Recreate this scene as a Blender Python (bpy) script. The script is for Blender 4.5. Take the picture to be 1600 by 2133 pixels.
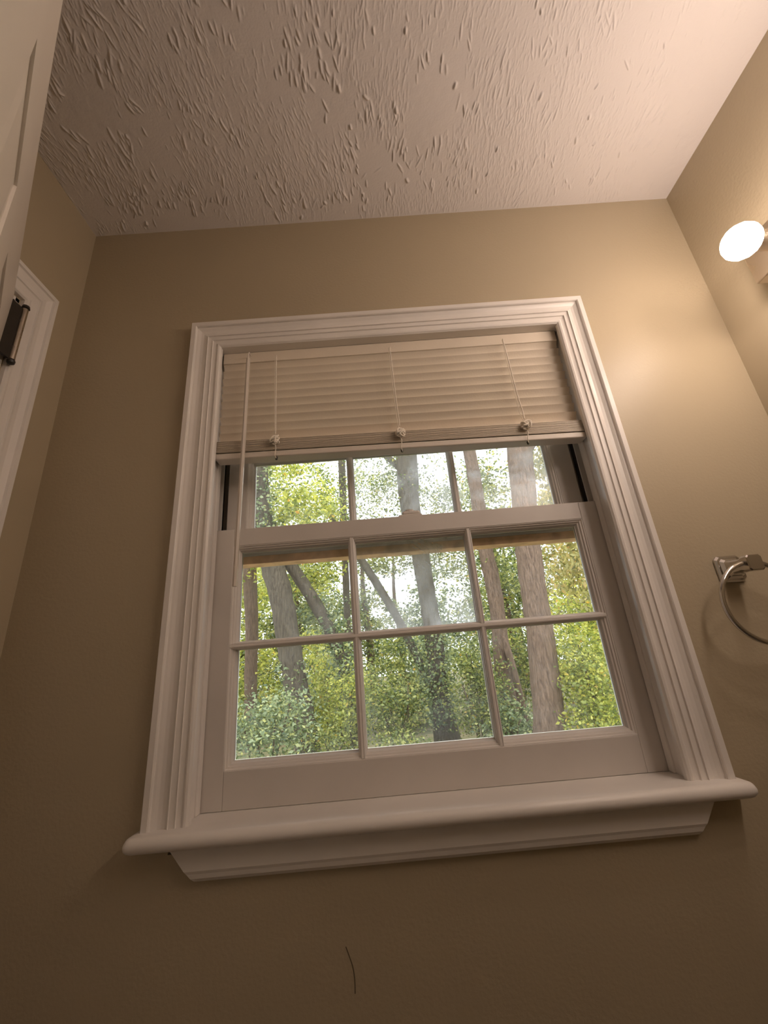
import bpy, bmesh, math, random
import numpy as np
from mathutils import Vector, Matrix

for o in list(bpy.data.objects):
    bpy.data.objects.remove(o)
scene = bpy.context.scene
COL = scene.collection
random.seed(7)

# ------------------------------------------------------------------ camera, sky, sun, exposure
cam_data = bpy.data.cameras.new('camera')
cam = bpy.data.objects.new('camera', cam_data)
COL.objects.link(cam)
RIGHT = Vector((0.99674248, 0.01062349, -0.07994728))
UP = Vector((0.07876750, -0.34115746, 0.93670020))
FWD = Vector((0.01732359, 0.93994613, 0.34088291))
cam.matrix_world = Matrix(((RIGHT.x, UP.x, -FWD.x, -0.06212), (RIGHT.y, UP.y, -FWD.y, -0.74706),
                           (RIGHT.z, UP.z, -FWD.z, 1.34646), (0, 0, 0, 1)))
cam_data.sensor_fit = 'HORIZONTAL'
cam_data.sensor_width = 36.0
cam_data.lens = 851.81 / 1600 * 36.0
cam_data.clip_start = 0.01
cam_data.clip_end = 200
scene.camera = cam

world = bpy.data.worlds.new('overcast_sky')
scene.world = world
world.use_nodes = True
bg = world.node_tree.nodes['Background']
bg.inputs['Color'].default_value = (0.94, 0.97, 1.0, 1)
bg.inputs['Strength'].default_value = 2.55

sun_data = bpy.data.lights.new('sun', 'SUN')
sun_data.energy = 4.0
sun_data.angle = math.radians(12)
sun_data.color = (1.0, 0.95, 0.82)
sun = bpy.data.objects.new('sun', sun_data)
COL.objects.link(sun)
sun.rotation_euler = (math.radians(-24), math.radians(14), 0)      # high, from behind the trees

BULB_POWER = 52.0          # emission strength of the vanity bulbs
BULB_COLOR = (1.0, 0.80, 0.675)

cy = scene.cycles
cy.max_bounces, cy.diffuse_bounces, cy.glossy_bounces, cy.transmission_bounces, cy.transparent_max_bounces = 6, 4, 3, 4, 8
cy.caustics_reflective = cy.caustics_refractive = False
cy.adaptive_threshold = 0.04
cy.use_light_tree = False

scene.view_settings.view_transform = 'Standard'
scene.view_settings.look = 'None'
scene.view_settings.exposure = 0.0
scene.view_settings.gamma = 1.0
scene.view_settings.use_curve_mapping = False

XL, XR = -0.7336, 0.7721      # side walls
ZC = 2.44                     # ceiling
YR = -1.75                    # rear wall


# ------------------------------------------------------------------ materials
class NT:
    """small helper around a node tree"""
    def __init__(self, name):
        self.m = bpy.data.materials.new(name)
        self.m.use_nodes = True
        self.t = self.m.node_tree
        self.b = self.t.nodes['Principled BSDF']
        self.out = self.t.nodes['Material Output']

    def n(self, kind, **kw):
        x = self.t.nodes.new(kind)
        for k, v in kw.items():
            if k in x.inputs.keys():
                x.inputs[k].default_value = v
            else:
                setattr(x, k, v)
        return x

    def l(self, a, b):
        self.t.links.new(a, b)


def ramp(nt, fac, stops):
    r = nt.n('ShaderNodeValToRGB')
    e = r.color_ramp.elements
    while len(e) < len(stops):
        e.new(0.5)
    for k, (p, c) in enumerate(stops):
        e[k].position = p
        e[k].color = (*c, 1)
    nt.l(fac, r.inputs['Fac'])
    return r.outputs['Color']


def coords(nt, scale=(1, 1, 1)):
    t = nt.n('ShaderNodeTexCoord')
    m = nt.n('ShaderNodeMapping')
    m.inputs['Scale'].default_value = scale
    nt.l(t.outputs['Object'], m.inputs['Vector'])
    return m.outputs['Vector']


def painted(name, color, rough, var=0.06, nscale=3.0, bscale=300.0, bump=0.03, dist=0.0006, spec=0.5):
    nt = NT(name)
    v = coords(nt)
    n1 = nt.n('ShaderNodeTexNoise', Scale=nscale, Detail=4.0)
    nt.l(v, n1.inputs['Vector'])
    lo = tuple(c * (1 - var) for c in color)
    hi = tuple(min(1, c * (1 + var)) for c in color)
    nt.l(ramp(nt, n1.outputs['Fac'], [(0.3, lo), (0.7, hi)]), nt.b.inputs['Base Color'])
    n2 = nt.n('ShaderNodeTexNoise', Scale=bscale, Detail=2.0)
    nt.l(v, n2.inputs['Vector'])
    bp = nt.n('ShaderNodeBump', Strength=bump * 10, Distance=dist)
    nt.l(n2.outputs['Fac'], bp.inputs['Height'])
    nt.l(bp.outputs['Normal'], nt.b.inputs['Normal'])
    nt.b.inputs['Roughness'].default_value = rough
    nt.b.inputs['Specular IOR Level'].default_value = spec
    return nt.m


M_WALL = painted('tan_wall_paint', (0.45, 0.378, 0.262), 0.46, 0.04, 2.0, 170.0, 0.05, 0.0009)
M_CEIL = painted('white_ceiling_texture', (0.74, 0.695, 0.675), 0.75, 0.03, 2.0, 260.0, 0.04, 0.0008, 0.3)
M_TRIM = painted('white_trim_paint', (0.80, 0.76, 0.72), 0.38, 0.05, 5.0, 60.0, 0.02, 0.0008)
M_SASH = painted('white_sash_paint', (0.66, 0.62, 0.58), 0.45, 0.06, 6.0, 60.0, 0.02, 0.0008)
M_DOOR = painted('white_door_paint', (0.78, 0.73, 0.67), 0.4, 0.04, 4.0, 80.0, 0.02, 0.0006)
M_FLOOR = painted('beige_floor_vinyl', (0.20, 0.165, 0.13), 0.35, 0.15, 9.0, 60.0, 0.02)
M_LINER = painted('shaded_jamb_liner', (0.055, 0.042, 0.03), 0.5, 0.2, 20.0)  # dark base colour stands in for shade inside the tracks
M_BROWN = painted('bare_brown_wood', (0.80, 0.50, 0.30), 0.65, 0.3, 30.0, 90.0, 0.05)
M_SIDING = painted('exterior_siding', (0.55, 0.52, 0.47), 0.7, 0.05, 4.0)
M_SLAT = painted('cream_blind_slat', (0.80, 0.71, 0.59), 0.45, 0.03, 5.0)
M_RAIL = painted('offwhite_blind_rail', (0.72, 0.65, 0.58), 0.45, 0.04, 6.0)
M_CORD = painted('cream_cord', (0.82, 0.75, 0.65), 0.8, 0.1, 200.0)
M_CRACK = painted('crack_brown', (0.10, 0.075, 0.05), 0.8)
M_DARKMETAL = painted('dark_metal', (0.03, 0.025, 0.02), 0.4, 0.2, 40.0)


def metal(name, color, rough):
    nt = NT(name)
    v = coords(nt)
    n1 = nt.n('ShaderNodeTexNoise', Scale=30.0, Detail=3.0)
    nt.l(v, n1.inputs['Vector'])
    r = nt.n('ShaderNodeMapRange')
    nt.l(n1.outputs['Fac'], r.inputs['Value'])
    r.inputs['To Min'].default_value = rough * 0.7
    r.inputs['To Max'].default_value = rough * 1.3
    nt.l(r.outputs['Result'], nt.b.inputs['Roughness'])
    nt.b.inputs['Base Color'].default_value = (*color, 1)
    nt.b.inputs['Metallic'].default_value = 1
    return nt.m


M_CHROME = metal('polished_chrome', (0.62, 0.60, 0.58), 0.10)
M_NICKEL = metal('brushed_nickel', (0.62, 0.55, 0.47), 0.28)

nt = NT('clear_wand_plastic')
nt.b.inputs['Base Color'].default_value = (0.66, 0.60, 0.53, 1)
nt.b.inputs['Roughness'].default_value = 0.2
M_WAND = nt.m


def glass(name, haze, rough=0.02):  # translucent mix puts smudges and a veiling glow into the glass
    nt = NT(name)
    nt.t.nodes.remove(nt.b)
    tr = nt.n('ShaderNodeBsdfTransparent')
    tr.inputs['Color'].default_value = (0.97, 0.98, 0.97, 1)
    gl = nt.n('ShaderNodeBsdfGlossy', Roughness=rough)
    df = nt.n('ShaderNodeBsdfTranslucent')
    df.inputs['Color'].default_value = (0.80, 0.83, 0.90, 1)
    v = coords(nt)
    n1 = nt.n('ShaderNodeTexNoise', Scale=9.0, Detail=6.0, Roughness=0.65, Distortion=0.8)
    nt.l(v, n1.inputs['Vector'])
    mr = nt.n('ShaderNodeMapRange')
    nt.l(n1.outputs['Fac'], mr.inputs['Value'])
    mr.inputs['From Min'].default_value = 0.42
    mr.inputs['From Max'].default_value = 0.75
    mr.inputs['To Min'].default_value = haze * 0.25
    mr.inputs['To Max'].default_value = haze * 2.2
    m1 = nt.n('ShaderNodeMixShader')
    nt.l(mr.outputs['Result'], m1.inputs[0])
    nt.l(tr.outputs[0], m1.inputs[1])
    nt.l(df.outputs[0], m1.inputs[2])
    m2 = nt.n('ShaderNodeMixShader')
    fr = nt.n('ShaderNodeFresnel', IOR=1.45)
    nt.l(fr.outputs[0], m2.inputs[0])
    nt.l(m1.outputs[0], m2.inputs[1])
    nt.l(gl.outputs[0], m2.inputs[2])
    nt.l(m2.outputs[0], nt.out.inputs['Surface'])
    return nt.m


M_GLASS = glass('window_glass', 0.028)
M_GLASS_HAZY = glass('hazy_window_glass', 0.19, 0.34)  # stronger mix and rough gloss imitate the hazy glow on some panes

nt = NT('lit_frosted_bulb')
nt.b.inputs['Base Color'].default_value = (0.9, 0.88, 0.84, 1)
nt.b.inputs['Emission Color'].default_value = (*BULB_COLOR, 1)
nt.b.inputs['Emission Strength'].default_value = BULB_POWER
M_BULB = nt.m


def bark(name, dark, light):
    nt = NT(name)
    v = coords(nt, (9, 9, 1.6))
    n1 = nt.n('ShaderNodeTexNoise', Scale=3.2, Detail=7.0, Roughness=0.7, Distortion=0.6)
    nt.l(v, n1.inputs['Vector'])
    nt.l(ramp(nt, n1.outputs['Fac'], [(0.33, dark), (0.68, light)]), nt.b.inputs['Base Color'])
    bp = nt.n('ShaderNodeBump', Strength=0.9, Distance=0.04)
    nt.l(n1.outputs['Fac'], bp.inputs['Height'])
    nt.l(bp.outputs['Normal'], nt.b.inputs['Normal'])
    nt.b.inputs['Roughness'].default_value = 0.9
    return nt.m


M_BARK_GREY = bark('grey_brown_bark', (0.055, 0.042, 0.03), (0.20, 0.165, 0.12))
M_BARK_PINK = bark('pinkish_brown_bark', (0.11, 0.07, 0.05), (0.36, 0.245, 0.175))
M_BARK_RED = bark('reddish_brown_bark', (0.085, 0.055, 0.035), (0.25, 0.165, 0.115))


def leaves(name, stops, trans=0.45):
    nt = NT(name)
    nt.t.nodes.remove(nt.b)
    g = nt.n('ShaderNodeNewGeometry')
    c = ramp(nt, g.outputs['Random Per Island'], stops)
    d = nt.n('ShaderNodeBsdfDiffuse')
    t = nt.n('ShaderNodeBsdfTranslucent')
    gl = nt.n('ShaderNodeBsdfGlossy', Roughness=0.45)
    gl.inputs['Color'].default_value = (0.9, 0.95, 1, 1)
    nt.l(c, d.inputs['Color'])
    nt.l(c, t.inputs['Color'])
    m = nt.n('ShaderNodeMixShader')
    m.inputs[0].default_value = trans
    nt.l(d.outputs[0], m.inputs[1])
    nt.l(t.outputs[0], m.inputs[2])
    m2 = nt.n('ShaderNodeMixShader')
    m2.inputs[0].default_value = 0.05
    nt.l(m.outputs[0], m2.inputs[1])
    nt.l(gl.outputs[0], m2.inputs[2])
    nt.l(m2.outputs[0], nt.out.inputs['Surface'])
    return nt.m


ORANGE = (0.850, 0.456, 0.062)
L_MIXED = leaves('mixed_green_leaves', [(0.0, (0.063, 0.105, 0.023)), (0.35, (0.180, 0.230, 0.055)), (0.75, (0.466, 0.510, 0.147)),
                                        (0.985, (0.648, 0.612, 0.160)), (1.0, ORANGE)])
L_YELLOW = leaves('yellow_green_leaves', [(0.0, (0.139, 0.189, 0.032)), (0.3, (0.388, 0.458, 0.081)), (0.7, (0.673, 0.688, 0.133)),
                                          (0.975, (0.880, 0.840, 0.174)), (1.0, ORANGE)])
L_GREY = leaves('grey_green_leaves', [(0.0, (0.074, 0.115, 0.049)), (0.4, (0.246, 0.319, 0.147)), (0.8, (0.466, 0.535, 0.292)),
                                      (0.98, (0.648, 0.638, 0.214))], 0.3)
L_DEEP = leaves('deep_green_leaves', [(0.0, (0.057, 0.062, 0.018)), (0.5, (0.106, 0.157, 0.043)), (0.9, (0.311, 0.383, 0.119))])
L_BROWN = leaves('golden_willow_leaves', [(0.0, (0.170, 0.178, 0.049)), (0.4, (0.466, 0.434, 0.148)), (0.8, (0.673, 0.612, 0.227)),
                                          (0.97, (0.777, 0.536, 0.187))])

nt = NT('leaf_litter_ground')
v = coords(nt)
n1 = nt.n('ShaderNodeTexNoise', Scale=2.5, Detail=9.0, Roughness=0.7)
nt.l(v, n1.inputs['Vector'])
nt.l(ramp(nt, n1.outputs['Fac'], [(0.32, (0.06, 0.08, 0.022)), (0.5, (0.13, 0.12, 0.055)), (0.68, (0.22, 0.165, 0.10))]),
     nt.b.inputs['Base Color'])
nt.b.inputs['Roughness'].default_value = 0.95
M_GROUND = nt.m


# ------------------------------------------------------------------ geometry helpers
def tag(o, label=None, cat=None, group=None, kind=None):
    for k, val in (('label', label), ('category', cat), ('group', group), ('kind', kind)):
        if val:
            o[k] = val
    return o


def empty(name, loc, **kw):
    o = bpy.data.objects.new(name, None)
    COL.objects.link(o)
    o.location = loc
    o.empty_display_size = 0.05
    return tag(o, **kw)


def link(name, me, mat, parent=None, smooth=None, **kw):
    """link a mesh that was built in world coordinates"""
    if mat is not None and not me.materials:
        me.materials.append(mat)
    if smooth is not None:
        me.polygons.foreach_set('use_smooth', [True] * len(me.polygons))
        if smooth < 180:
            me.set_sharp_from_angle(angle=math.radians(smooth))
    o = bpy.data.objects.new(name, me)
    COL.objects.link(o)
    if parent is not None:
        o.parent = parent
        if parent.type == 'EMPTY':
            if parent.parent is None:
                o.location = -parent.location
    return tag(o, **kw)


class MB:
    def __init__(self):
        self.v, self.f = [], []

    def add(self, vs, fs):
        b = len(self.v)
        self.v += [tuple(p) for p in vs]
        self.f += [tuple(i + b for i in q) for q in fs]
        return self

    def box(self, x0, x1, y0, y1, z0, z1, bev=0.0):
        if bev <= 0:
            vs = [(x, y, z) for x in (x0, x1) for y in (y0, y1) for z in (z0, z1)]
            return self.add(vs, [(0, 1, 3, 2), (4, 6, 7, 5), (0, 4, 5, 1), (2, 3, 7, 6), (0, 2, 6, 4), (1, 5, 7, 3)])
        bm = bmesh.new()
        bmesh.ops.create_cube(bm, size=1)
        for q in bm.verts:
            q.co = Vector((x0 + (q.co.x + .5) * (x1 - x0), y0 + (q.co.y + .5) * (y1 - y0), z0 + (q.co.z + .5) * (z1 - z0)))
        bmesh.ops.bevel(bm, geom=bm.edges[:], offset=bev, segments=2, affect='EDGES', profile=0.5)
        bm.verts.index_update()
        vs = [q.co[:] for q in bm.verts]
        fs = [[q.index for q in f.verts] for f in bm.faces]
        bm.free()
        return self.add(vs, fs)

    def loft(self, rings, closed=True, caps=True):
        n = len(rings[0])
        vs = [p for r in rings for p in r]
        fs = []
        for i in range(len(rings) - 1):
            for j in range(n if closed else n - 1):
                k = (j + 1) % n
                fs.append((i * n + j, i * n + k, (i + 1) * n + k, (i + 1) * n + j))
        if caps:
            fs.append(tuple(range(n))[::-1])
            fs.append(tuple((len(rings) - 1) * n + j for j in range(n)))
        return self.add(vs, fs)

    def tube(self, pts, rad, seg=10, caps=True, wob=0.0, rng=random):
        pts = [Vector(p) for p in pts]
        if not hasattr(rad, '__len__'):
            rad = [rad] * len(pts)
        rings = []
        up = None
        for i, p in enumerate(pts):
            d = (pts[min(i + 1, len(pts) - 1)] - pts[max(i - 1, 0)]).normalized()
            if up is None:
                up = Vector((0, 0, 1)) if abs(d.z) < 0.9 else Vector((1, 0, 0))
            a = d.cross(up).normalized()
            b = a.cross(d).normalized()
            up = b
            rings.append([p + (a * math.cos(t) + b * math.sin(t)) * rad[i] * (1 + wob * (rng.random() - .5))
                          for t in (2 * math.pi * k / seg for k in range(seg))])
        return self.loft(rings, True, caps)

    def mesh(self, name='mesh'):
        me = bpy.data.meshes.new(name)
        me.from_pydata(self.v, [], self.f)
        bm = bmesh.new()
        bm.from_mesh(me)
        bmesh.ops.recalc_face_normals(bm, faces=bm.faces[:])
        bm.to_mesh(me)
        bm.free()
        return me


def catmull(pts, n=6):
    P = [np.array(p, float) for p in pts]
    P = [2 * P[0] - P[1]] + P + [2 * P[-1] - P[-2]]
    out = []
    for i in range(1, len(P) - 2):
        for k in range(n):
            t = k / n
            out.append(0.5 * ((2 * P[i]) + (-P[i - 1] + P[i + 1]) * t + (2 * P[i - 1] - 5 * P[i] + 4 * P[i + 1] - P[i + 2]) * t * t
                              + (-P[i - 1] + 3 * P[i] - 3 * P[i + 1] + P[i + 2]) * t ** 3))
    out.append(P[-2])
    return out


# ------------------------------------------------------------------ room shell
WT = 0.14                      # thickness of the outside wall
HX, HZ0, HZ1 = 0.415, 1.10, 2.062   # rough opening for the window
link('floor', MB().box(XL - 0.1, XR + 0.1, YR - 0.1, WT, -0.12, 0).mesh(), M_FLOOR, kind='structure')
mb = MB()
for a in ((XL - 0.1, -HX, 0, ZC), (HX, XR + 0.1, 0, ZC), (-HX, HX, 0, HZ0), (-HX, HX, HZ1, ZC)):
    mb.box(a[0], a[1], 0, WT, a[2], a[3])
wall_back = link('wall_back', mb.mesh(), M_WALL, kind='structure')
link('wall_right', MB().box(XR, XR + 0.1, YR, 0, 0, ZC).mesh(), M_WALL, kind='structure')
link('wall_rear', MB().box(XL - 0.1, XR + 0.1, YR - 0.1, YR, 0, ZC).mesh(), M_WALL, kind='structure')
DY0, DY1, DZ = -0.85, -0.145, 2.062    # door opening in the left wall
mb = MB()
mb.box(XL - 0.1, XL, DY1, 0, 0, ZC)
mb.box(XL - 0.1, XL, YR, DY0, 0, ZC)
mb.box(XL - 0.1, XL, DY0, DY1, DZ, ZC)
link('wall_left', mb.mesh(), M_WALL, kind='structure')
# the dim hallway behind the door opening
mb = MB()
mb.box(-1.75, -1.65, -1.75, 0.14, 0, ZC)
mb.box(-1.65, XL - 0.1, 0.04, 0.14, 0, ZC)
mb.box(-1.65, XL - 0.1, -1.75, -1.65, 0, ZC)
link('wall_hallway', mb.mesh(), M_WALL, kind='structure')
link('floor_hallway', MB().box(-1.75, XL - 0.1, -1.75, 0.14, -0.12, 0).mesh(), M_FLOOR, kind='structure')

# hairline crack under the window (a thin dark tube standing a hair proud of the paint)
cr = MB().tube(catmull([(-0.1535, -0.0002, 0.975), (-0.149, -0.0002, 0.964), (-0.1450, -0.0002, 0.953), (-0.1430, -0.0002, 0.940), (-0.1432, -0.0002, 0.925)], 5), 0.0006, 5)
link('hairline_crack', cr.mesh(), M_CRACK, wall_back)

# ceiling: plain slab with a strip of real brushed stipple relief over the part that shows
def ceiling_relief():
    rs = np.random.RandomState(11)
    st = 0.0012
    x0, x1, y0, y1 = XL, XR, -0.50, 0.0
    nx, ny = int((x1 - x0) / st), int((y1 - y0) / st)
    H = np.zeros((ny, nx))

    def smooth_noise(cell, amp):
        gy, gx = int((y1 - y0) / cell) + 3, int((x1 - x0) / cell) + 3
        g = rs.randn(gy, gx)
        yy = np.linspace(0, gy - 2.001, ny)
        xx = np.linspace(0, gx - 2.001, nx)
        iy, ix = yy.astype(int), xx.astype(int)
        fy, fx = (yy - iy)[:, None], (xx - ix)[None, :]
        fy, fx = fy * fy * (3 - 2 * fy), fx * fx * (3 - 2 * fx)
        a = g[iy][:, ix]; b = g[iy][:, ix + 1]; c = g[iy + 1][:, ix]; d = g[iy + 1][:, ix + 1]
        return amp * (a * (1 - fx) * (1 - fy) + b * fx * (1 - fy) + c * (1 - fx) * fy + d * fx * fy)
    flow = smooth_noise(0.20, 0.17) + smooth_noise(0.05, 0.07)
    dens = smooth_noise(0.13, 1.0) + smooth_noise(0.05, 0.5)

    def stroke(cx, cy, ang, L, w, h, sharp):
        r = int((L / 2 + 3 * w) / st) + 2
        jx, jy = int((cx - x0) / st), int((cy - y0) / st)
        a, b, c, d = max(jx - r, 0), min(jx + r, nx), max(jy - r, 0), min(jy + r, ny)
        if a >= b or c >= d:
            return
        X = (np.arange(a, b) * st + x0 - cx)[None, :]
        Y = (np.arange(c, d) * st + y0 - cy)[:, None]
        u = X * math.sin(ang) + Y * math.cos(ang)      # along the stroke
        q = X * math.cos(ang) - Y * math.sin(ang) + 0.10 * u * u / max(L, 1e-3) * sharp
        along = np.clip(1 - np.abs(u / (L / 2)) ** 2.2, 0, 1)
        prof = np.where(q > 0, np.exp(-(q / w) ** 2), np.exp(-(q / (w * 0.55)) ** 2))
        H[c:d, a:b] = np.maximum(H[c:d, a:b], h * along * prof)

    def at(cx, cy, A):
        return A[min(max(int((cy - y0) / st), 0), ny - 1), min(max(int((cx - x0) / st), 0), nx - 1)]
    for k in range(15000):                             # fine brush ridges
        cx, cy = rs.uniform(x0, x1), rs.uniform(y0, y1 - 0.008)
        edge = np.clip((XR - cx - 0.05) / 0.18, 0, 1)
        if at(cx, cy, dens) + rs.randn() * 0.5 < -0.1 or rs.rand() > edge:
            continue
        stroke(cx, cy, at(cx, cy, flow) + rs.randn() * 0.11, rs.uniform(0.008, 0.026), rs.uniform(0.0011, 0.0020),
               rs.uniform(0.0004, 0.0013), 0.5 * rs.randn())
    for k in range(170):                               # fans of heavier ridges left by the brush
        fx, fy = rs.uniform(x0 + 0.05, x1 - 0.12), rs.uniform(y0, y1 - 0.02)
        base = at(fx, fy, flow) + rs.randn() * 0.22
        for j in range(rs.randint(2, 7)):
            stroke(fx + rs.randn() * 0.016, fy + rs.randn() * 0.010, base + rs.randn() * 0.16, rs.uniform(0.012, 0.034),
                   rs.uniform(0.0015, 0.0028), rs.uniform(0.0014, 0.0030), 0.6 * rs.randn())
    for k in range(42):                                # torn peaks
        fx, fy = rs.uniform(x0 + 0.1, x1 - 0.12), rs.uniform(y0, y1 - 0.012)
        stroke(fx, fy, at(fx, fy, flow) + rs.randn() * 0.4, rs.uniform(0.009, 0.018), rs.uniform(0.002, 0.0038), rs.uniform(0.003, 0.005), rs.randn())
    H += smooth_noise(0.012, 0.00014) + smooth_noise(0.09, 0.0005)
    H[-1, :] = 0; H[0, :] = 0; H[:, 0] = 0; H[:, -1] = 0
    xs = x0 + np.arange(nx) * (x1 - x0) / (nx - 1)
    ys = y0 + np.arange(ny) * (y1 - y0) / (ny - 1)
    V = np.empty((ny, nx, 3))
    V[..., 0] = xs[None, :]; V[..., 1] = ys[:, None]; V[..., 2] = ZC - 0.0002 - np.maximum(H, -0.0001)
    idx = np.arange(nx * ny).reshape(ny, nx)
    F = np.stack([idx[:-1, :-1], idx[1:, :-1], idx[1:, 1:], idx[:-1, 1:]], -1).reshape(-1, 4)   # normals down
    me = bpy.data.meshes.new('ceiling_stipple')
    me.vertices.add(nx * ny)
    me.vertices.foreach_set('co', V.ravel())
    me.loops.add(F.size)
    me.loops.foreach_set('vertex_index', F.ravel().astype(np.int32))
    me.polygons.add(len(F))
    me.polygons.foreach_set('loop_start', np.arange(0, F.size, 4, dtype=np.int32))
    me.polygons.foreach_set('use_smooth', np.ones(len(F), bool))
    me.update(calc_edges=True)
    return me


ceil = link('ceiling', MB().box(-1.75, XR + 0.1, YR - 0.1, WT, ZC, ZC + 0.1).mesh(), M_CEIL, kind='structure')
link('stipple_texture', ceiling_relief(), M_CEIL, ceil, kind='stuff')


# ------------------------------------------------------------------ window
win = empty('window_1', (0, 0, 1.136), kind='structure', label='white double-hung window with grid panes in the tan wall')
CW, ZT, ZS = 0.45, 2.106, 1.136
PROF = [(0, 0), (0, .019), (.0015, .021), (.0105, .021), (.0122, .0195), (.0126, .0150), (.016, .0142), (.021, .0118), (.027, .0108),
        (.033, .0118), (.0372, .0140), (.0380, .0156), (.0384, .0128), (.0476, .0122), (.0484, .0138), (.0492, .0108), (.0565, .0100),
        (.0580, .0118), (.0605, .0128), (.0640, .0120), (.0662, .0092), (.067, .0085), (.067, 0)]


def casing_leg(s):
    a = [(s * (CW - w), -h, ZS) for w, h in PROF]
    b = [(s * (CW - w), -h, ZT - w) for w, h in PROF]
    return MB().loft([a, b]).mesh()


for s in (-1, 1):
    link('casing', casing_leg(s), M_TRIM, win)
link('casing', MB().loft([[(-(CW - w), -h, ZT - w) for w, h in PROF], [((CW - w), -h, ZT - w) for w, h in PROF]]).mesh(), M_TRIM, win)
# jamb: side and head boards, stop moulding, liner tracks coloured dark for recess shade
for s in (-1, 1):
    x = sorted((s * 0.392, s * HX))
    link('jamb', MB().box(x[0], x[1], -0.004, 0.030, ZS, HZ1).mesh(), M_TRIM, win)
    x = sorted((s * 0.3885, s * HX))
    link('stop_moulding', MB().box(x[0], x[1], 0.030, 0.0455, ZS, HZ1, 0.002).mesh(), M_TRIM, win)
    x = sorted((s * 0.409, s * HX))
    link('jamb_liner', MB().box(x[0], x[1], 0.0455, WT, ZS, HZ1).mesh(), M_LINER, win)
    x = sorted((s * 0.3975, s * 0.409))
    link('track_ridge', MB().box(x[0], x[1], 0.0835, 0.0865, ZS, HZ1).box(x[0] + .002, x[1], 0.060, 0.067, 1.626, HZ1).mesh(), M_TRIM, win)
link('head_jamb', MB().box(-HX, HX, -0.004, WT, 2.040, HZ1).mesh(), M_TRIM, win)
link('sill', MB().box(-HX, HX, 0.046, WT + 0.03, HZ0, ZS - 0.001).mesh(), M_SIDING, win)

for s in (-1, 1):                                   # outside stop that closes the gap behind the upper sash
    x = sorted((s * 0.3865, s * HX))
    link('blind_stop', MB().box(x[0], x[1], 0.1225, WT + 0.012, ZS, HZ1).mesh(), M_SIDING, win)

# stool with a rounded nose, and the apron under it
nose = [(0.047, ZS - 0.022), (-0.031, ZS - 0.022)] + \
       [(-0.031 - 0.011 * math.cos(t), ZS - 0.011 + 0.011 * math.sin(t)) for t in np.linspace(-math.pi / 2 + .25, math.pi / 2 - .25, 9)] + \
       [(-0.031, ZS), (0.047, ZS)]
SX = 0.463
rings = []
for x, sc in ((-SX, 0.55), (-SX + 0.002, 0.8), (-SX + 0.006, 0.95), (-SX + 0.011, 1), (SX - 0.011, 1), (SX - 0.006, 0.95), (SX - 0.002, 0.8), (SX, 0.55)):
    rings.append([(x, 0.047 + (y - 0.047) * (0.9 + 0.1 * sc) if y < 0 else y, ZS - 0.011 + (z - ZS + 0.011) * sc) for y, z in nose])
# the horns sit in front of the wall, the middle runs back to the sash
horn = MB().loft([[(x, min(y, 0.0), z) for x, y, z in r] for r in rings])
horn.box(-0.392, 0.392, 0.0, 0.047, ZS - 0.022, ZS)
link('stool', horn.mesh(), M_TRIM, win, smooth=50)
ap = [(0, ZS - 0.022), (-.017, ZS - 0.022), (-.017, 1.083), (-.0150, 1.079), (-.0135, 1.073), (-.009, 1.068), (0, 1.068)]
link('apron', MB().loft([[(-0.408 + (ZS - 0.022 - z) * 0.85, y, z) for y, z in ap], [(0.412 - (ZS - 0.022 - z) * 0.75, y, z) for y, z in ap]]).mesh(),
     M_TRIM, win)


def make_sash(y0, y1, xo, xi, zb0, zb1, zt0, zt1, xm, zm, hazy, name):
    """stiles and rails as one painted frame; muntins, glazing beads and panes are its pieces"""
    yg = y0 + 0.016
    fr = MB()
    fr.box(-xo, -xi, y0, y1, zb0, zt1, 0.0012)
    fr.box(xi, xo, y0, y1, zb0, zt1, 0.0012)
    fr.box(-xi, xi, y0, y1, zb0, zb1, 0.0012)
    fr.box(-xi, xi, y0, y1, zt0, zt1, 0.0012)
    sash = link('sash', fr.mesh(), M_SASH, win, label=name)
    hb = 0.0028          # half width of a muntin's face
    # horizontal and vertical bars
    link('muntin', MB().box(-xi, xi, y0 + 0.001, y1 - 0.004, zm - hb, zm + hb, 0.001).mesh(), M_TRIM, sash)
    for x in xm:
        link('muntin', MB().box(x - hb, x + hb, y0 + 0.0015, y1 - 0.004, zb1, zt0, 0.001).mesh(), M_TRIM, sash)
    xs = [-xi] + [q for x in xm for q in (x - hb, x + hb)] + [xi]
    zs = [zb1, zm - hb, zm + hb, zt0]
    for r in (0, 1):
        for c in range(3):
            a, b, e, f = xs[2 * c], xs[2 * c + 1], zs[2 * r], zs[2 * r + 1]
            # sloped, stepped sticking that frames one pane
            steps = [(0, y0 + .001), (.12, y0 + .0012), (.2, y0 + .004), (.42, y0 + .0045), (.5, y0 + .008), (.72, y0 + .009), (.9, yg - .001), (1, yg - .0005), (1, yg + .006), (0, yg + .006)]
            wl, wr = (.0125 if c == 0 else .0052), (.0125 if c == 2 else .0052)      # wide on the frame, slim on the muntins
            wb, wt = (.0125 if r == 0 else .0052), (.0110 if r == 1 else .0052)
            rr = []
            for d, y in steps:
                rr.append([(a + d * wl, y, e + d * wb), (b - d * wr, y, e + d * wb), (b - d * wr, y, f - d * wt), (a + d * wl, y, f - d * wt)])
            link('glazing_bead', MB().loft(rr, True, False).mesh(), M_TRIM, sash)  # whiter than the sash: daylight on the beads put into the paint
            g = MB().box(a + .003, b - .003, yg, yg + 0.003, e + .003, f - .003)
            link('pane', g.mesh(), M_GLASS_HAZY if (r, c) in hazy else M_GLASS, sash)
    return sash


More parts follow.
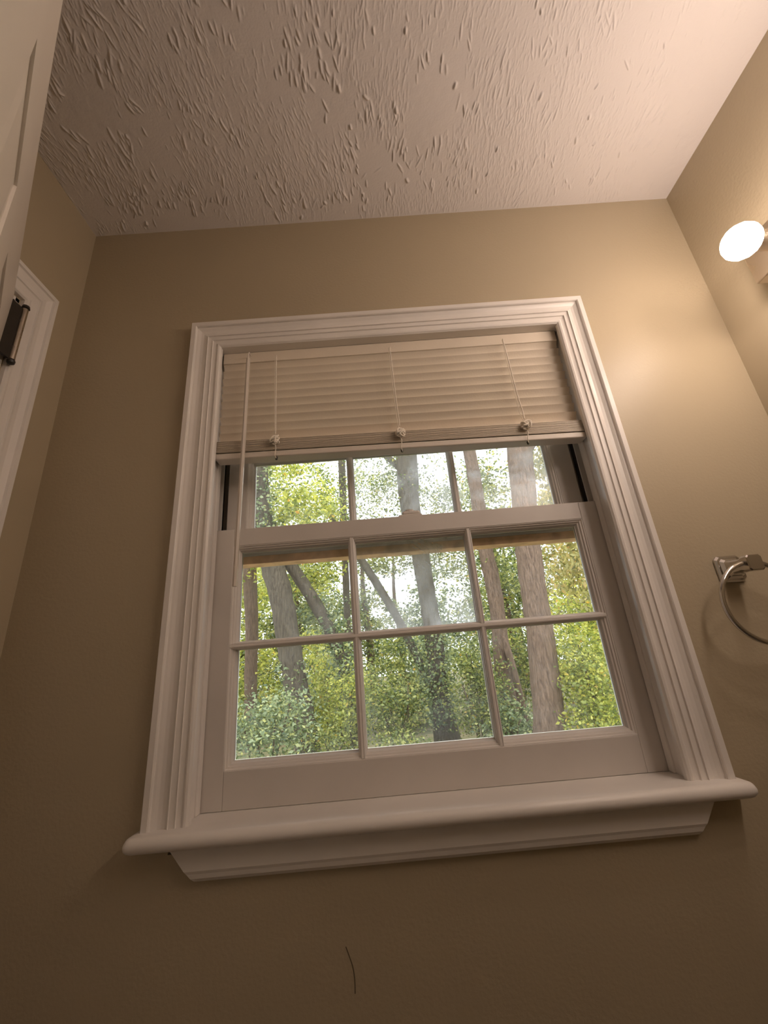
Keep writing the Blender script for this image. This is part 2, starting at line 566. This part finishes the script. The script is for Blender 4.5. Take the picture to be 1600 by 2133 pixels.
low = make_sash(0.047, 0.0825, 0.401, 0.3545, ZS, 1.193, 1.5865, 1.6225, (-0.1185, 0.1195), 1.3945, {(1, 1)}, 'lower sash of six panes behind the wand')
upp = make_sash(0.0875, 0.122, 0.3875, 0.345, 1.574, 1.615, 2.000, 2.040, (-0.1155, 0.1165), 1.801, {(0, 1), (0, 2)}, 'upper sash half hidden by the blind')
# bare wood on the underside of the meeting rail, and the painted-over catch on top of it
link('weather_strip', MB().box(-0.394, 0.394, 0.088, 0.1215, 1.5570, 1.5738, 0.001).mesh(), M_BROWN, win)
lk = MB().box(-0.018, 0.031, 0.052, 0.080, 1.6225, 1.6275, 0.002).box(-0.010, 0.028, 0.055, 0.078, 1.627, 1.6365, 0.004)
lk.tube([(0.006, 0.066, 1.630), (0.006, 0.066, 1.6395)], [0.011, 0.010], 14)
link('sash_lock', lk.mesh(), M_SASH, win)

# ------------------------------------------------------------------ venetian blind
blind = empty('venetian_blind', (0, 0.02, 2.036), label='cream venetian blind pulled half up over the window', cat='blind')
BX = 0.386
link('headrail', MB().box(-BX, BX, 0.013, 0.034, 2.011, 2.0395, 0.0015).mesh(), M_SLAT, blind)
tilt_at = lambda z: 0.013 * (2.02 - z) / 0.25      # the bottom hangs lower on the right


def slat_mesh(tilt, wid=0.0255, crown=0.0022, thick=0.0007):
    a = []
    for k in range(7):
        t = k / 6 * 2 - 1
        a.append((t * wid / 2, crown * (1 - t * t)))
    ring = [(y, z + thick) for y, z in a] + [(y, z) for y, z in a[::-1]]
    ca, sa = math.cos(tilt), math.sin(tilt)
    ring = [(y * ca - z * sa, y * sa + z * ca) for y, z in ring]
    return MB().loft([[(-BX, y, z) for y, z in ring], [(BX, y, z) for y, z in ring]]).mesh()


me_open = slat_mesh(math.radians(-62))
me_flat = slat_mesh(0.0)
for me in (me_open, me_flat):
    me.materials.append(M_SLAT)
    me.polygons.foreach_set('use_smooth', [True] * len(me.polygons))
    me.set_sharp_from_angle(angle=math.radians(45))
NS = 10
for k in range(NS):
    z = 2.001 - k * 0.0203
    o = bpy.data.objects.new('slat', me_open)
    COL.objects.link(o)
    o.parent = blind
    o.location = Vector((0, 0.021, z - tilt_at(z) / 2)) - blind.location
    o.rotation_euler = (0, math.atan2(tilt_at(z), 2 * BX), 0)
for k in range(17):
    z = 1.8035 - k * 0.00168
    o = bpy.data.objects.new('slat', me_flat)
    COL.objects.link(o)
    o.parent = blind
    o.location = Vector((random.uniform(-.0008, .0008), 0.0185 - 0.0002 * k + random.uniform(-.0005, .0005), z - 0.0063)) - blind.location
    o.rotation_euler = (0, math.atan2(0.013, 2 * BX), 0)
rail = MB()
rail.box(-BX - .001, BX + .001, -0.0145, 0.0145, -0.0065, 0.0065, 0.0022)
ro = link('bottom_rail', rail.mesh(), M_RAIL, blind)
ro.location = Vector((0, 0.0185, 1.7575)) - blind.location + Vector((0, 0, 0.005))
ro.rotation_euler = (0, math.atan2(0.013, 2 * BX), 0)
# tilt wand with its hook
wand = MB().tube([(-0.3215, -0.0085, 2.002), (-0.3235, -0.0085, 1.83), (-0.327, -0.0085, 1.64), (-0.3295, -0.0085, 1.494)], 0.0044, 6)
wo = link('wand', wand.mesh(), M_WAND, blind, label='long straight tilt wand')
hk = MB().tube(catmull([(-0.3215, 0.006, 2.024), (-0.3212, -0.004, 2.023), (-0.3215, -0.0085, 2.014), (-0.3215, -0.0085, 2.000)], 4), 0.0018, 6)
link('hook', hk.mesh(), M_RAIL, wo)
# lift cords, each wound into a knotted clump at the bottom rail
for cx, bend in ((-0.261, 0.001), (-0.001, 0.002), (0.2615, 0.004)):
    rs = random.Random(int(cx * 1000) + 900)
    zb = 1.803 - 0.0065 * cx / BX
    c = MB().tube(catmull([(cx - bend, 0.004, 2.018), (cx - bend * .7, 0.0015, 1.95), (cx - bend * .2, 0.0005, 1.86), (cx + bend * .4, -0.001, 1.82), (cx + bend * .2, -0.003, zb)], 5), 0.0011, 6)
    c.tube(catmull([(cx - .005, 0.0065, 2.018), (cx - .0045, 0.0065, 1.93), (cx - .003, 0.0055, 1.83), (cx - .001, 0.002, zb)], 5), 0.0006, 5)
    co = link('cord', c.mesh(), M_CORD, blind, smooth=180)
    kn = MB()
    for j in range(15):                                 # loops of cord in a loose bundle
        pts = []
        ph = rs.random() * 6.28
        ax = Vector((rs.gauss(0, 1), rs.gauss(0, .6), rs.gauss(0, 1))).normalized()
        ux = ax.orthogonal().normalized()
        vx = ax.cross(ux)
        r0 = rs.uniform(0.0055, 0.0115)
        off = Vector((rs.uniform(-.004, .004), rs.uniform(-.003, .002), rs.uniform(-.004, .004)))
        for t in range(15):
            a = ph + t / 14 * 5.9
            q = (ux * math.cos(a) * r0 + vx * math.sin(a) * r0 * 0.75)
            q.y = q.y * 0.55
            pts.append(Vector((cx + bend * .2, -0.0035, zb - 0.014)) + off + q)
        kn.tube(pts, 0.0018, 5)
    kn.tube(catmull([(cx, -0.004, zb - 0.022), (cx + .0015, -0.0025, zb - 0.034), (cx - .0008, 0.000, zb - 0.046), (cx + .001, 0.003, zb - 0.053)], 4), 0.0011, 5)
    link('cord_knot', kn.mesh(), M_CORD, co, smooth=180)
    bt = MB().tube([(cx + .001, 0.006, zb - 0.049), (cx + .001, 0.006, zb - 0.055)], [0.003, 0.0022], 8)
    link('cord_stop', bt.mesh(), M_DARKMETAL, co)

# ------------------------------------------------------------------ door in the left wall
door = empty('door_1', (XL, -0.152, 0), kind='structure', label='white panelled door swung half open at the left edge')
DP = [(0, 0), (0, .016), (.0015, .018), (.010, .018), (.0115, .014), (.022, .0105), (.030, .0115), (.036, .0138), (.0375, .0112), (.052, .0100), (.056, .0115), (.060, .0112), (.063, .008), (.063, 0)]
DCY, DCZ = -0.072, 2.137          # outer edge of the door casing
leg = [[(XL + h, DCY - w, 0) for w, h in DP], [(XL + h, DCY - w, DCZ - w) for w, h in DP]]
link('casing', MB().loft(leg).mesh(), M_TRIM, door)
DCF = -0.923
link('casing', MB().loft([[(XL + h, DCF + w, 0) for w, h in DP], [(XL + h, DCF + w, DCZ - w) for w, h in DP]]).mesh(), M_TRIM, door)
link('casing', MB().loft([[(XL + h, DCY - w, DCZ - w) for w, h in DP], [(XL + h, DCF + w, DCZ - w) for w, h in DP]]).mesh(), M_TRIM, door)
mb = MB()
mb.box(XL - 0.105, XL + 0.001, -0.146, -0.138, 0, 2.0705)
mb.box(XL - 0.105, XL + 0.001, -0.858, -0.850, 0, 2.0705)
mb.box(XL - 0.105, XL + 0.001, -0.858, -0.138, 2.0625, 2.0705)
link('door_frame', mb.mesh(), M_TRIM, door)
# leaf: local u runs from the hinge, n is the window-side face normal
DW, DT, DH0, DH1 = 0.68, 0.035, 0.012, 2.05
U = Vector((math.sqrt(.5), -math.sqrt(.5), 0)); N = Vector((math.sqrt(.5), math.sqrt(.5), 0))
HG = Vector((XL + 0.010, -0.158, 0))


def dpt(u, n, z):
    p = HG + U * u + N * n
    return (p.x, p.y, z)


def dbox(mb, u0, u1, n0, n1, z0, z1):
    vs = [dpt(u, n, z) for u in (u0, u1) for n in (n0, n1) for z in (z0, z1)]
    return mb.add(vs, [(0, 1, 3, 2), (4, 6, 7, 5), (0, 4, 5, 1), (2, 3, 7, 6), (0, 2, 6, 4), (1, 5, 7, 3)])


rails = [(DH0, 0.24), (0.86, 1.04), (1.52, 1.63), (1.885, DH1)]
cols = [(0.135, 0.295), (0.40, 0.56)]
lf = MB()
dbox(lf, 0.004, 0.135, -DT, 0, DH0, DH1)
dbox(lf, 0.56, DW, -DT, 0, DH0, DH1)
dbox(lf, 0.295, 0.40, -DT, 0, DH0, DH1)
for z0, z1 in rails:
    dbox(lf, 0.135, 0.295, -DT, 0, z0, z1)
    dbox(lf, 0.40, 0.56, -DT, 0, z0, z1)
link('door_slab', lf.mesh(), M_DOOR, door)
for c0, c1 in cols:
    for k in range(3):
        z0, z1 = rails[k][1], rails[k + 1][0]
        pm = MB()
        rr = []
        for d, n in ((0, -0.003), (0.006, -0.0035), (0.034, -0.001), (0.036, -0.001)):
            rr.append([dpt(c0 + d, n, z0 + d), dpt(c1 - d, n, z0 + d), dpt(c1 - d, n, z1 - d), dpt(c0 + d, n, z1 - d)])
        pm.loft(rr, True, True)
        bk = []
        for d, n in ((0, -DT + 0.003), (0.006, -DT + 0.0035), (0.034, -DT + 0.001), (0.036, -DT + 0.001)):
            bk.append([dpt(c0 + d, n, z0 + d), dpt(c1 - d, n, z0 + d), dpt(c1 - d, n, z1 - d), dpt(c0 + d, n, z1 - d)])
        pm.loft(bk, True, True)
        link('door_panel', pm.mesh(), M_DOOR, door)
# butt hinge at the top: knuckle barrel, pin head, two leaves
hb = MB()
HXC, HYC = XL + 0.018, -0.138
hb.tube([(HXC, HYC, 1.925), (HXC, HYC, 2.045)], 0.0052, 10)
ho = link('hinge', hb.mesh(), M_NICKEL, door, smooth=40)
pn = MB().tube([(HXC, HYC, 2.045), (HXC, HYC, 2.048), (HXC, HYC, 2.053), (HXC, HYC, 2.056)], [0.003, 0.0068, 0.006, 0.002], 10)
pn.tube([(HXC, HYC, 1.925), (HXC, HYC, 1.922), (HXC, HYC, 1.917), (HXC, HYC, 1.914)], [0.003, 0.0068, 0.006, 0.002], 10)
link('hinge_pin', pn.mesh(), M_DARKMETAL, ho, smooth=40)
pl = MB().box(XL + 0.0115, XL + 0.0165, -0.168, -0.142, 1.925, 2.045)
link('hinge_leaf', pl.mesh(), M_DARKMETAL, ho)
kn = MB()
dbox(kn, DW - 0.085, DW - 0.035, 0.0, 0.006, 0.93, 0.98)
link('latch_rosette', kn.mesh(), M_NICKEL, door)

# ------------------------------------------------------------------ vanity light on the right wall
light = empty('vanity_light', (XR, -0.59, 1.985), label='metal vanity light bar with a glowing round bulb and added unseen ones at right', cat='light')
bar = MB().box(XR - 0.050, XR, -1.05, -0.132, 1.985, 2.075, 0.003)
link('backplate', bar.mesh(), M_NICKEL, light)
for by in (-0.198, -0.358, -0.513, -0.668, -0.823, -0.978):  # only the first bulb is seen; the others are added for fill light
    bx, bz, br = 0.6515, 2.022, 0.0315
    sk = MB().tube([(XR - 0.050, by, bz), (XR - 0.053, by, bz), (XR - 0.055, by, bz), (bx + br * 0.86, by, bz), (bx + br * 0.80, by, bz)], [0.024, 0.024, 0.0185, 0.0175, 0.0165], 20)
    so = link('socket', sk.mesh(), M_NICKEL, light, smooth=40)
    rings = []
    for k in range(1, 11):                              # globe with a short neck into the socket
        t = math.pi * k / 11
        rings.append([(bx - br * math.cos(t), by + br * math.sin(t) * math.cos(a), bz + br * math.sin(t) * math.sin(a)) for a in np.linspace(0, 2 * math.pi, 17)[:-1]])
    link('bulb', MB().loft(rings).mesh(), M_BULB, so, smooth=180, label='glowing frosted globe')

# ------------------------------------------------------------------ towel ring on the window wall
tr = empty('towel_ring', (0.572, 0, 1.453), label='chrome towel ring on square mount beside the window', cat='towel ring')
TX, TZ = 0.572, 1.453


def sq(y, h, r=0.25):
    return [(TX + h * sx * (1 if k else 1 - r), y, TZ + h * sz * (1 - r if k else 1)) for sx, sz, ks in
            ((-1, -1, (1, 0)), (1, -1, (0, 1)), (1, 1, (1, 0)), (-1, 1, (0, 1))) for k in ks]


link('mount_plate', MB().loft([sq(0, .024), sq(-.004, .024), sq(-.0075, .0215), sq(-.008, .019)]).mesh(), M_CHROME, tr)
link('post', MB().loft([sq(-.008, .0185), sq(-.013, .0145), sq(-.021, .0120), sq(-.034, .0110), sq(-.0445, .0112), sq(-.0445, .0135), sq(-.058, .0135), sq(-.0595, .0120)]).mesh(), M_CHROME, tr)
ring = MB()
RC, RR, RY = (0.567, 1.3885), 0.0662, -0.0505
pts = [(RC[0] + RR * math.sin(a), RY, RC[1] + RR * math.cos(a)) for a in np.linspace(0, 2 * math.pi, 65)[:-1]]
rg = []
for i, p in enumerate(pts):
    a = 2 * math.pi * i / 64
    rad = Vector((math.sin(a), 0, math.cos(a)))
    rg.append([Vector(p) + rad * 0.0042 * math.cos(t) + Vector((0, 1, 0)) * 0.0042 * math.sin(t) for t in np.linspace(0, 2 * math.pi, 13)[:-1]])
rg.append(rg[0])
ring.loft(rg, True, False)
link('ring', ring.mesh(), M_CHROME, tr, smooth=180)

# ------------------------------------------------------------------ outdoors
def ground_z(x, y):
    return -0.75 + 0.028 * max(y - 6, 0) + 0.05 * math.sin(x * 0.9 + y * 0.4)


gm = MB()
gx, gy = np.linspace(-22, 26, 60), np.linspace(0.2, 36, 50)
vs = [(x, y, ground_z(x, y)) for y in gy for x in gx]
fs = [(j * 60 + i, j * 60 + i + 1, (j + 1) * 60 + i + 1, (j + 1) * 60 + i) for j in range(49) for i in range(59)]
gm.add(vs, fs)
link('ground', gm.mesh(), M_GROUND, smooth=180, kind='structure')


def leaf_mesh(C, size, rs, droop=0.0, long=1.5):
    """C: n x 3 leaf centres -> one mesh of small folded leaves"""
    n = len(C)
    d = rs.randn(n, 3)
    d[:, 2] = d[:, 2] * 0.6 - droop
    d /= np.linalg.norm(d, axis=1)[:, None]
    e = np.cross(d, rs.randn(n, 3))
    e /= np.linalg.norm(e, axis=1)[:, None]
    nn = np.cross(d, e)
    s = size * rs.uniform(0.6, 1.25, n)[:, None]
    a = C - d * s * long / 2
    b = C + d * s * long / 2
    l = C + e * s * 0.42 + nn * s * 0.12 - d * s * 0.1
    r = C - e * s * 0.42 + nn * s * 0.12 - d * s * 0.1
    V = np.stack([a, l, b, r], 1).reshape(-1, 3)
    i = np.arange(n)[:, None] * 4
    F = np.concatenate([i + [0, 1, 2], i + [0, 2, 3]], 1).reshape(-1, 3).astype(np.int32)
    me = bpy.data.meshes.new('leaves')
    me.vertices.add(len(V))
    me.vertices.foreach_set('co', V.ravel())
    me.loops.add(F.size)
    me.loops.foreach_set('vertex_index', F.ravel())
    me.polygons.add(len(F))
    me.polygons.foreach_set('loop_start', np.arange(0, F.size, 3, dtype=np.int32))
    me.update(calc_edges=True)
    return me


def blob_points(blobs, rs):
    """blobs: (centre, radii, leaves) -> leaf centres gathered in twig clumps"""
    out = []
    for c, r, n in blobs:
        m = max(4, n // 45)
        q = rs.randn(m, 3)
        q *= (rs.rand(m, 1) ** 0.40) / np.linalg.norm(q, axis=1)[:, None]
        cen = np.array(c) + q * np.array(r)
        k = rs.randint(0, m, n)
        out.append(cen[k] + rs.randn(n, 3) * np.array([0.20, 0.20, 0.15]) * min(r) ** 0.5)
    return np.concatenate(out)


def trunk_mesh(pts, seg=14, seed=0, n=6):
    """pts: (x, y, z, radius)"""
    rs = random.Random(seed)
    P = catmull(pts, n)
    return MB().tube([p[:3] for p in P], [max(0.01, p[3]) for p in P], seg, True, 0.13, rs)


def make_tree(name, label, group, pts, matb, branches=(), blobs=(), leafmat=None, size=0.08, seed=0, droop=0.2, ivy=None, long=1.5, ivy_high=None):
    base = Vector((pts[0][0], pts[0][1], ground_z(pts[0][0], pts[0][1])))
    t = empty(name, base, label=label, cat='tree', group=group)
    tm = trunk_mesh(pts, 14, seed)
    to = link('trunk', tm.mesh(), matb, t, smooth=180)
    for k, b in enumerate(branches):
        link('branch', trunk_mesh(b, 8, seed * 31 + k, 4).mesh(), matb, t, smooth=180)
    rs = np.random.RandomState(seed + 100)
    if blobs:
        link('foliage', leaf_mesh(blob_points(blobs, rs), size, rs, droop, long), leafmat, t, kind='stuff')
    for z0, z1, cnt, spread in [q for q in (ivy, ivy_high) if q]:
        P = np.array(catmull(pts, 12))
        P = P[(P[:, 2] > z0) & (P[:, 2] < z1)]
        k = rs.randint(0, len(P), cnt)
        a = rs.uniform(0, 6.283, cnt)
        rr = P[k, 3] + 0.02 + rs.exponential(spread, cnt)
        C = np.stack([P[k, 0] + rr * np.cos(a), P[k, 1] + rr * np.sin(a), P[k, 2] + rs.uniform(-.12, .12, cnt)], 1)
        link('ivy', leaf_mesh(C, 0.075, rs, 0.3, 1.2), L_GREY, t, kind='stuff')
    return t


def make_shrub(label, c, r, n, mat, size, seed, group=None, droop=0.0, blobs=None):
    base = Vector((c[0], c[1], ground_z(c[0], c[1])))
    s = empty('shrub', base, label=label, cat='shrub', group=group)
    rs = np.random.RandomState(seed)
    st = MB()
    rr = random.Random(seed)
    for k in range(6):
        top = (c[0] + rr.uniform(-.6, .6) * r[0], c[1] + rr.uniform(-.5, .5) * r[1], c[2] + rr.uniform(0, .7) * r[2])
        st.tube(catmull([(base.x + rr.uniform(-.1, .1), base.y + rr.uniform(-.1, .1), base.z - .05),
                         ((base.x + top[0]) / 2 + rr.uniform(-.1, .1), (base.y + top[1]) / 2, (base.z + top[2]) / 2), top], 4), 0.012, 5)
    link('stems', st.mesh(), M_BARK_RED, s)
    link('foliage', leaf_mesh(blob_points(blobs or [(c, r, n)], rs), size, rs, droop), mat, s, kind='stuff')
    return s


def ext(pts, Y, zlow, up):
    """measured (x, z, r) top-down -> bottom-up (x, y, z, r) reaching the ground and the crown"""
    q = [(x, Y, z, r) for x, z, r in pts][::-1]
    x, _, z, r = q[0]
    if z > zlow + 0.2:
        dx = (q[0][0] - q[1][0]) / (q[1][2] - q[0][2]) * (z - zlow) * 0.6
        q = [(x + dx, Y, zlow, r * 1.25)] + q
    else:
        q[0] = (x, Y, zlow, r * 1.1)
    x, _, z, r = q[-1]
    return q + [(x + up[0], Y + up[1], z + up[2], r * 0.55)]


G1 = 'trees outside the window'
make_tree('tree', 'slim straight reddish trunk seen through the leftmost panes', G1,
          ext([(-4.25, 5.29, .203), (-4.11, 2.71, .19), (-4.08, 0.71, .179), (-4.05, -0.5, .18)], 12, -0.8, (-.1, .3, 4.5)), M_BARK_RED,
          blobs=[((-4.6, 12.2, 7.6), (1.9, 1.5, 1.6), 3000), ((-4.4, 12.5, 4.2), (1.2, 1.0, 1.2), 1400)], leafmat=L_YELLOW, size=.10, seed=1)
make_tree('tree', 'thick grey trunk curving left behind the left panes', G1,
          ext([(-3.15, 6.61, .27), (-2.98, 4.84, .267), (-2.79, 4.07, .284), (-2.49, 3.0, .273), (-2.31, 2.0, .264), (-2.19, 1.27, .257),
               (-1.99, 0.29, .258), (-1.87, -0.52, .28)], 9, -0.8, (-.3, .2, 3.0)), M_BARK_GREY,
          branches=[[(-3.1, 9.0, 6.3, .10), (-3.9, 9.4, 7.2, .07), (-4.6, 9.7, 7.9, .03)]],
          blobs=[((-1.9, 9.3, 5.3), (1.0, .9, .75), 2300), ((-2.3, 9.6, 6.8), (1.2, 1.0, .8), 1300), ((-1.6, 9.6, 4.3), (.75, .8, .6), 1500),
                 ((-1.7, 10.0, 3.3), (.6, .8, .5), 800)],
          leafmat=L_YELLOW, size=.075, seed=2, ivy=(-.3, 1.5, 500, .06), ivy_high=(4.5, 7.4, 1500, .12))
make_tree('tree', 'narrow ivy-covered trunk leaning left, lower left panes', G1,
          ext([(-2.85, 4.83, .164), (-2.51, 4.09, .16), (-1.93, 3.13, .155), (-1.43, 2.17, .149), (-1.12, 1.39, .146), (-1.01, .66, .141),
               (-.98, -.21, .14)], 9.45, -0.8, (-.8, .1, 1.4)), M_BARK_GREY,
          blobs=[((-1.5, 9.6, 2.6), (.7, .5, .5), 700)], leafmat=L_GREY, size=.07, seed=3, ivy=(-.2, 2.2, 1700, .09))
make_tree('tree', 'very thin pale trunk just left of the left muntin', G1,
          ext([(-1.23, 8.5, .126), (-1.27, 5.32, .117), (-1.3, 2.71, .11), (-1.31, 1.1, .105), (-1.36, -.25, .102)], 13, -0.7, (0, 0, 1.5)), M_BARK_GREY,
          blobs=[((-1.3, 13.2, 7.9), (1.2, 1.0, 1.1), 900)], leafmat=L_MIXED, size=.085, seed=4)
make_tree('tree', 'thin bare sapling slanting across the middle panes', G1,
          ext([(-1.0, 4.71, .10), (-.57, 3.98, .105), (-.05, 3.0, .11), (.33, 2.22, .108), (.68, 1.35, .105), (1.0, .42, .105)], 10.4, -0.7, (-.7, .2, 1.2)), M_BARK_GREY,
          blobs=[((-1.4, 10.6, 5.3), (.9, .7, .7), 500)], leafmat=L_MIXED, size=.07, seed=5, ivy=(.2, 1.8, 500, .05))
make_tree('tree', 'tall grey trunk standing behind the middle panes', G1,
          ext([(.94, 7.09, .31), (.88, 5.42, .28), (.99, 4.42, .249), (1.03, 3.62, .23), (1.08, 2.61, .223), (1.12, 1.89, .23), (1.11, .98, .235),
               (1.12, .13, .262), (1.16, -.6, .30)], 10, -0.75, (.1, .2, 3.5)), M_BARK_GREY,
          branches=[[(.93, 10, 6.3, .12), (.2, 10.3, 7.3, .08), (-.5, 10.6, 8.0, .03)]],
          blobs=[((.1, 10.6, 6.0), (1.3, 1.1, 1.2), 2600), ((2.0, 10.6, 5.8), (1.0, .9, 1.2), 1500), ((1.7, 10.4, 3.9), (.8, .8, .7), 1100),
                 ((.1, 10.8, 4.3), (.9, .8, .7), 1200), ((.5, 10.8, 8.2), (2.2, 1.6, 1.0), 2400)],
          leafmat=L_MIXED, size=.062, seed=6, ivy=(-.2, 1.9, 2000, .08))
make_tree('tree', 'pinkish trunk rising just right of the right muntin', G1,
          ext([(2.67, 6.52, .174), (2.66, 5.21, .18), (2.64, 4.01, .186), (2.68, 3.01, .192), (2.67, 2.07, .186), (2.59, 1.09, .191), (2.6, .16, .196),
               (2.64, -.5, .21)], 9.5, -0.75, (0, .2, 3.0)), M_BARK_PINK,
          branches=[[(2.66, 9.45, 1.95, .09), (2.73, 9.2, .98, .078), (2.78, 9.15, .18, .08), (2.87, 9.1, -.75, .095)]],
          blobs=[((3.0, 10.0, 3.6), (.55, .6, .8), 900), ((3.1, 10.2, 5.8), (.9, .8, 1.0), 1500), ((2.6, 10.2, 2.5), (.6, .6, .6), 500)],
          leafmat=L_MIXED, size=.07, seed=7)
make_tree('tree', 'thickest straight reddish trunk in the right panes', G1,
          ext([(3.26, 5.66, .271), (3.13, 4.38, .258), (3.02, 3.52, .255), (2.94, 2.52, .254), (2.9, 1.77, .251), (2.83, .91, .26), (2.71, -.12, .29)],
              7.5, -0.7, (.25, .1, 3.2)), M_BARK_PINK,
          branches=[[(3.2, 7.5, 5.2, .11), (3.8, 7.7, 5.9, .08), (4.6, 7.9, 6.3, .03)]],
          blobs=[((4.2, 8.2, 5.3), (.65, .9, .9), 1700), ((4.4, 8.3, 3.9), (.6, .8, .9), 1700), ((4.4, 8.3, 2.7), (.6, .7, .7), 1100)],
          leafmat=L_BROWN, size=.07, seed=8, droop=1.3, long=2.0)

G2 = 'background trees in the wood'
bgt = [(-6.6, 16.5, L_YELLOW, 'far yellow-green tree at the left end of the wood', [((-6.3, 16.5, 4.5), (1.6, 1.4, 3.2), 5200)]),
       (-3.6, 16.0, L_MIXED, 'far leafy tree showing between the two left trunks', [((-3.3, 16.0, 3.6), (1.7, 1.4, 2.7), 5200), ((-3.2, 16, 7.2), (1.4, 1.2, 1.0), 900)]),
       (-0.9, 17.5, L_MIXED, 'far loose tree behind the slanting sapling', [((-1.0, 17.5, 2.6), (1.7, 1.4, 2.0), 4200), ((-.4, 17.5, 5.6), (1.5, 1.2, 1.4), 650)]),
       (2.0, 18.0, L_GREY, 'far sparse tree right of the middle trunk', [((2.1, 18.0, 2.3), (1.9, 1.4, 1.8), 4200), ((2.4, 18, 5.0), (1.6, 1.2, 1.4), 700)]),
       (4.9, 16.5, L_MIXED, 'far leafy tree between the two pinkish trunks', [((4.9, 16.5, 3.9), (1.5, 1.4, 3.0), 5200), ((4.5, 16.5, 8.0), (1.5, 1.2, 1.4), 900)]),
       (8.0, 16.0, L_BROWN, 'far golden tree at the right end of the wood', [((7.9, 16.0, 4.6), (1.8, 1.4, 3.6), 6500)]),
       (6.6, 21.0, L_DEEP, 'darkest far tree behind the golden one', [((6.6, 21.0, 4.2), (2.6, 1.6, 4.2), 5200)]),
       (-4.6, 21.0, L_DEEP, 'darkest far tree behind the left trunks', [((-5.0, 21.0, 4.0), (2.8, 1.6, 4.0), 5200)]),
       (0.6, 23.0, L_DEEP, 'low dark tree far behind the middle trunk', [((0.6, 23.0, 1.8), (4.2, 1.6, 2.2), 5200)])]
for k, (x, y, m, lab, bl) in enumerate(bgt):
    gz = ground_z(x, y)
    make_tree('background_tree', lab, G2, [(x, y, gz - .1, .2), (x + .1, y, gz + 2.5, .15), (x - .05, y, gz + 5, .10), (x + .1, y, gz + 7.5, .05)], M_BARK_RED,
              blobs=bl, leafmat=m, size=.115, seed=40 + k)

G3 = 'undergrowth shrubs outside the window'
make_shrub('grey-green broad-leaved shrub across the bottom left pane', (-2.2, 7.0, .45), (.75, .6, .62), 3000, L_GREY, .052, 60, G3)
make_shrub('bright yellow-green shrub filling the bottom right pane', (3.55, 7.4, .85), (.62, .6, .85), 3000, L_YELLOW, .052, 61, G3,
           blobs=[((3.6, 7.5, .9), (.6, .6, .8), 5000), ((3.5, 7.2, .1), (.8, .6, .4), 2400)])
make_shrub('low green shrub left of the ivied middle trunk', (-.02, 8.6, .4), (.62, .6, .75), 3800, L_MIXED, .050, 62, G3)
make_shrub('tall mixed shrub right of the ivied middle trunk', (1.75, 8.8, .7), (.6, .6, .95), 5000, L_MIXED, .050, 63, G3)
make_shrub('yellow-flecked shrub between the leaning trunk and the muntin', (-.95, 9.0, .5), (.5, .5, .9), 3600, L_YELLOW, .050, 64, G3)
make_shrub('grassy shrub behind the thick left trunk', (-1.55, 10.2, .7), (.7, .6, 1.2), 4000, L_YELLOW, .06, 65, G3)
make_shrub('small green shrub at the foot of the pinkish trunk', (2.2, 8.4, -.1), (.55, .5, .5), 2400, L_GREY, .055, 66, G3)
make_shrub('dark shrub behind the slim leftmost trunk', (-4.6, 12.8, .9), (1.5, .8, 1.5), 5500, L_YELLOW, .08, 67, G3)
make_shrub('tall shrub far behind the leaning ivied trunk', (-2.2, 13.2, 1.0), (1.4, .8, 1.6), 5500, L_YELLOW, .08, 68, G3)
make_shrub('broad shrub far behind the middle panes', (.6, 13.2, .8), (1.6, .8, 1.4), 5500, L_MIXED, .08, 69, G3)
make_shrub('broad shrub far behind the pinkish trunks', (3.6, 12.8, 1.0), (1.5, .8, 1.6), 5500, L_MIXED, .08, 70, G3)
make_shrub('tall shrub at the far right edge of the glass', (5.8, 11.8, 1.4), (1.2, .8, 2.0), 5500, L_YELLOW, .08, 71, G3)
make_shrub('deep green thicket at the far left of the wood', (-5.3, 15.6, 1.4), (1.9, .8, 1.9), 7500, L_MIXED, .09, 72, G3)
make_shrub('low grassy shrub along the bottom of the middle pane', (.05, 7.2, -.3), (.55, .5, .42), 2600, L_MIXED, .042, 73, G3)
make_shrub('low leafy shrub at the foot of the thick left trunk', (-1.35, 7.9, -.2), (.6, .5, .5), 1800, L_MIXED, .042, 74, G3)
